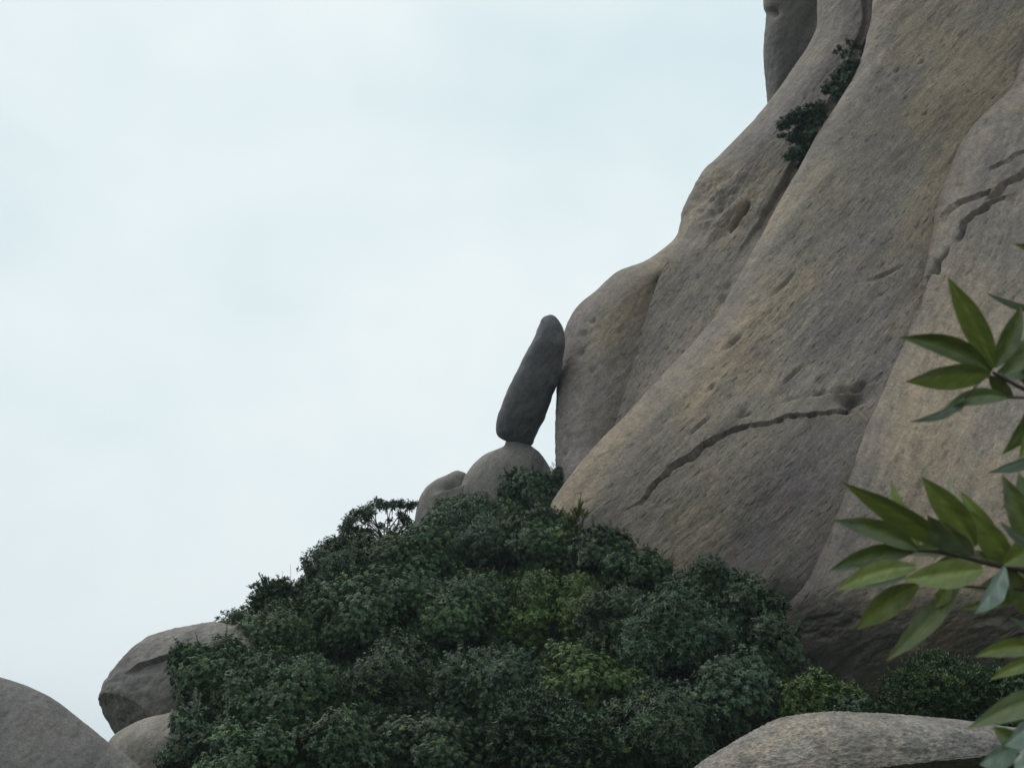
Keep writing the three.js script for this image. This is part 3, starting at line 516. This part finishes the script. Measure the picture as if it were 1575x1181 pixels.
// ------------------------------------------------------------------ the leafy branches close by, at the right
{
  const topMat = new THREE.MeshPhysicalMaterial({ vertexColors: true, roughness: 0.42, clearcoat: 0.25, clearcoatRoughness: 0.25, side: THREE.DoubleSide }); topMat.name = 'broad leaf';
  const twigMat = new THREE.MeshStandardMaterial({ color: new THREE.Color().setRGB(0.06, 0.042, 0.032), roughness: 0.8 }); twigMat.name = 'twig';
  const root = new THREE.Group(); root.name = 'broadleaf_tree'; const D = 1.9, trunkAt = at(1850, 900, D + 0.1); root.position.set(trunkAt.x, ground(trunkAt.x, trunkAt.z), trunkAt.z); scene.add(root);
  tag(root, 'glossy broad-leaved branches reaching in from the right edge, close by and slightly blurred', 'tree');
  const loc = (x, y, d = D) => at(x, y, d).sub(root.position), r = rng(404);
  meshOf('trunk', mergeGeometries([limb(new THREE.Vector3(), loc(1850, 900, D + 0.1), 0.05, 0.035, 0.05, r, 8, 9), limb(loc(1850, 900, D + 0.1), loc(1900, 100, D + 0.15), 0.035, 0.018, 0.05, r, 8, 9)]), twigMat, root);
  function branch(pts, r0, r1) {
    const c = new THREE.CatmullRomCurve3(pts.map(p => loc(...p))), seg = 24, rad = 7, g = new THREE.TubeGeometry(c, seg, 1, rad, false), p = g.attributes.position;
    for (let i = 0; i <= seg; i++) { const o = c.getPointAt(i / seg), rr = mix(r0, r1, i / seg) * (1 + 0.12 * r()); for (let k = 0; k <= rad; k++) { const q = i * (rad + 1) + k; p.setXYZ(q, o.x + (p.getX(q) - o.x) * rr, o.y + (p.getY(q) - o.y) * rr, o.z + (p.getZ(q) - o.z) * rr); } }
    return meshOf('branch', g, twigMat, root);
  }
  const upper = branch([[1870, 760, D + 0.1], [1700, 660], [1610, 612], [1575, 598], [1528, 573]], 0.008, 0.0026);
  const upper2 = branch([[1700, 660], [1640, 628], [1590, 613], [1550, 611]], 0.004, 0.0018);
  const middle = branch([[1860, 940, D + 0.1], [1720, 905], [1620, 885], [1545, 872], [1490, 858], [1440, 848], [1400, 847]], 0.009, 0.0026);
  const middle2 = branch([[1720, 905], [1620, 905], [1540, 905], [1460, 900], [1405, 896]], 0.004, 0.0016);
  const lower = branch([[1860, 1120, D + 0.1], [1720, 1080], [1640, 1040], [1600, 1000]], 0.007, 0.0026);
  const lower2 = branch([[1720, 1080], [1640, 1120], [1590, 1140], [1565, 1148]], 0.004, 0.002);
  const GREEN = [0.150, 0.185, 0.036], DEEP = [0.085, 0.112, 0.026], PALEG = [0.15, 0.19, 0.11], UNDER_SHEEN = [0.34, 0.42, 0.36], YEL = [0.16, 0.17, 0.02];  // palest tint: leaf undersides, and sky sheen painted onto whole pale leaves
  // base, tip, widest (pixels), roll about its length (degrees, positive = its face turned up), how far the tip comes nearer (m), bow across (pixels), tint
  function leaf(par, [bx, by], [tx, ty], w, roll = 0, near = 0, bow = 0, tint = GREEN, d = D) {
    const a = loc(bx, by, d), b = loc(tx, ty, d - near), L = a.distanceTo(b), along = b.clone().sub(a).normalize();
    const view = a.clone().add(root.position).sub(camera.position).normalize().negate(), acr = new THREE.Vector3().crossVectors(view, along).normalize(), face0 = new THREE.Vector3().crossVectors(along, acr).normalize();
    if (acr.y < 0) acr.negate();
    const q = new THREE.Quaternion().setFromAxisAngle(along, THREE.MathUtils.degToRad(roll) * (along.x < 0 ? -1 : 1)), side = acr.clone().applyQuaternion(q), up = face0.clone().applyQuaternion(q);
    if (up.dot(view) < 0) up.negate();
    const width = 1.0 * w * perPx(d) / Math.max(0.3, Math.cos(THREE.MathUtils.degToRad(roll))), nl = 16, nw = 6, V = [], Cc = [], idx = [], curl = (r() - 0.5) * 0.3, wave = r() * 6;
    for (const face of [1, -1]) for (let j = 0; j <= nl; j++) {
      const t = j / nl, wd = width / 2 * Math.pow(Math.sin(Math.PI * Math.pow(clamp(t, 0.02, 1), 0.85)), 0.85) * (t > 0.75 ? mix(1, 0.75, (t - 0.75) * 4) : 1) + (t < 0.06 ? 0.0012 : 0.0002);
      for (let i = 0; i <= nw; i++) {
        const s = i / nw * 2 - 1, p = a.clone().addScaledVector(along, L * t).addScaledVector(acr, -bow * perPx(d) * 4 * t * (1 - t)).addScaledVector(side, s * wd)
          .addScaledVector(up, Math.abs(s) * wd * 0.30 - 0.10 * L * t * t + curl * wd * s * t + 0.05 * wd * Math.sin(t * 19 + wave) * Math.abs(s) + face * 0.00035 - (Math.abs(s) < 0.01 ? wd * 0.06 : 0));
        V.push(p.x, p.y, p.z);
        const k = (Math.abs(s) < 0.01 ? 1.5 : 1) * (1 + 0.25 * n3(t * 5 + bx, s * 3, by)) * (1 + 0.1 * Math.cos(t * 60 - Math.abs(s) * 9)), tipY = sstep(0.86, 1, t) * 0.6, cc = face > 0 ? tint : lerp3(tint, UNDER_SHEEN, 0.5), yy = lerp3(cc, YEL, tipY);
        Cc.push(yy[0] * k, yy[1] * k, yy[2] * k);
      }
    }
    for (const f of [0, 1]) for (let j = 0; j < nl; j++) for (let i = 0; i < nw; i++) { const o = f * (nl + 1) * (nw + 1) + j * (nw + 1) + i, e = o + nw + 1; if (f) idx.push(o, e, o + 1, o + 1, e, e + 1); else idx.push(o, o + 1, e, o + 1, e + 1, e); }
    const g = new THREE.BufferGeometry(); g.setAttribute('position', new THREE.Float32BufferAttribute(V, 3)); g.setAttribute('color', new THREE.Float32BufferAttribute(Cc, 3)); g.setIndex(idx); g.computeVertexNormals();
    return meshOf('leaf', g, topMat, par);
  }
  // upper sprig
  leaf(upper, [1530, 566], [1457, 430], 38, 10, 0.02, -4, GREEN);
  leaf(upper, [1532, 564], [1568, 470], 30, -15, 0.03, 6, DEEP, D - 0.02);
  leaf(upper, [1525, 572], [1390, 522], 34, 0, 0.03, -14, DEEP);
  leaf(upper, [1524, 575], [1400, 592], 38, 25, 0.02, -4, GREEN);
  leaf(upper, [1508, 584], [1410, 657], 13, 66, 0.03, 10, UNDER_SHEEN);
  leaf(upper2, [1550, 612], [1457, 625], 26, -12, 0.02, -8, DEEP);
  leaf(upper, [1625, 480], [1518, 461], 10, 62, 0.02, 2, UNDER_SHEEN);
  leaf(upper, [1535, 574], [1612, 540], 38, 20, -0.03, 4, PALEG, D + 0.03);
  leaf(upper, [1522, 578], [1562, 612], 22, 0, -0.01, 2, DEEP, D + 0.01);
  leaf(upper, [1545, 578], [1608, 505], 34, -20, 0.01, 2, DEEP);
  leaf(upper, [1560, 585], [1545, 520], 30, 35, -0.04, 2, PALEG, D + 0.05);
  leaf(upper, [1640, 640], [1560, 520], 30, 5, -0.02, 3, GREEN, D + 0.03);
  leaf(upper2, [1592, 618], [1548, 700], 24, 38, 0.02, 5, DEEP);
  leaf(upper2, [1605, 622], [1570, 705], 26, 10, 0.02, 3, GREEN);
  leaf(upper, [1660, 400], [1566, 376], 22, 0, 0.02, 2, YEL);
  // middle sprig
  leaf(middle, [1500, 840], [1420, 738], 44, 5, 0.02, -4, GREEN, D - 0.03);
  leaf(middle, [1465, 845], [1298, 755], 36, 32, 0.03, -6, GREEN);
  leaf(middle, [1412, 846], [1287, 801], 32, -8, 0.02, -8, DEEP, D - 0.01);
  leaf(middle, [1495, 855], [1425, 800], 40, 48, 0.02, -2, PALEG, D - 0.01);
  leaf(middle, [1405, 848], [1282, 880], 30, 15, 0.03, -9, DEEP);
  leaf(middle, [1410, 872], [1290, 904], 34, -15, 0.02, -6, GREEN, D - 0.02);
  leaf(middle, [1512, 876], [1396, 888], 44, -12, 0.03, 3, GREEN, D - 0.04);
  leaf(middle2, [1412, 900], [1322, 970], 40, 18, 0.02, -6, GREEN);
  leaf(middle2, [1475, 902], [1362, 1010], 32, -20, 0.02, 6, DEEP);
  leaf(middle2, [1462, 900], [1438, 935], 22, 0, 0.01, 1, GREEN);
  leaf(middle, [1546, 872], [1506, 946], 28, 50, 0.03, 3, UNDER_SHEEN, D - 0.05);
  leaf(middle, [1415, 846], [1366, 742], 22, 30, -0.03, 2, GREEN, D + 0.04);
  leaf(middle, [1490, 856], [1452, 735], 26, 50, -0.05, 2, PALEG, D + 0.06);
  leaf(middle, [1545, 872], [1476, 757], 34, 10, -0.02, -4, GREEN, D + 0.02);
  leaf(middle, [1560, 874], [1488, 790], 40, 35, -0.01, -4, GREEN, D + 0.01);
  leaf(middle, [1620, 855], [1538, 812], 16, 60, 0.02, 0, UNDER_SHEEN, D - 0.05);
  leaf(middle, [1545, 868], [1620, 812], 40, 0, 0.02, 4, GREEN, D - 0.02);
  leaf(middle, [1585, 850], [1545, 732], 38, -10, 0, -4, DEEP, D - 0.01);
  leaf(middle, [1600, 850], [1572, 725], 40, -20, -0.02, 2, DEEP, D + 0.02);
  leaf(middle, [1560, 880], [1600, 955], 44, -10, 0, 2, DEEP);
  leaf(middle, [1635, 900], [1545, 850], 38, -15, 0, 2, DEEP);
  leaf(middle, [1640, 690], [1528, 737], 16, 62, 0.02, -4, UNDER_SHEEN);
  leaf(middle2, [1640, 985], [1552, 957], 12, 62, 0.02, -2, UNDER_SHEEN);
  leaf(middle2, [1590, 905], [1480, 938], 20, 10, 0.01, 3, GREEN, D + 0.03);
  leaf(middle, [1330, 806], [1290, 803], 9, 50, 0.02, 2, UNDER_SHEEN, D - 0.03);  // thin slivers that paint pale sky glints on the leaf tips behind
  leaf(middle, [1320, 872], [1282, 880], 7, 50, 0.02, -2, UNDER_SHEEN, D - 0.04);
  leaf(middle, [1395, 885], [1335, 906], 7, 55, 0.02, 2, UNDER_SHEEN, D - 0.05);
  leaf(middle, [1480, 850], [1385, 848], 20, -25, 0, -3, DEEP, D + 0.02);
  leaf(middle, [1535, 862], [1440, 862], 24, -30, 0, -3, DEEP, D + 0.03);
  leaf(middle, [1590, 880], [1500, 905], 30, -20, 0, 3, DEEP, D + 0.02);
  leaf(middle, [1610, 840], [1552, 780], 34, 25, 0, 3, GREEN, D + 0.05);
  leaf(upper, [1620, 600], [1560, 560], 28, 10, 0, 3, DEEP, D + 0.04);
  // lower sprigs
  leaf(lower, [1610, 1000], [1506, 1012], 28, 10, 0.02, -10, GREEN);
  leaf(lower, [1615, 1012], [1528, 1044], 22, 0, 0.02, -4, GREEN);
  leaf(lower, [1650, 1068], [1505, 1116], 40, 0, 0.1, -8, DEEP, D - 0.3);
  leaf(lower2, [1600, 1100], [1550, 1150], 34, 50, 0.03, 2, UNDER_SHEEN, D - 0.1);
  leaf(lower2, [1568, 1148], [1513, 1180], 30, 52, 0.03, -3, UNDER_SHEEN, D - 0.1);
  leaf(lower2, [1580, 1150], [1600, 1215], 40, 48, 0.03, 2, UNDER_SHEEN, D - 0.1);
  leaf(lower2, [1570, 1146], [1530, 1118], 26, -10, 0, 2, DEEP);
}

renderer.render(scene, camera);
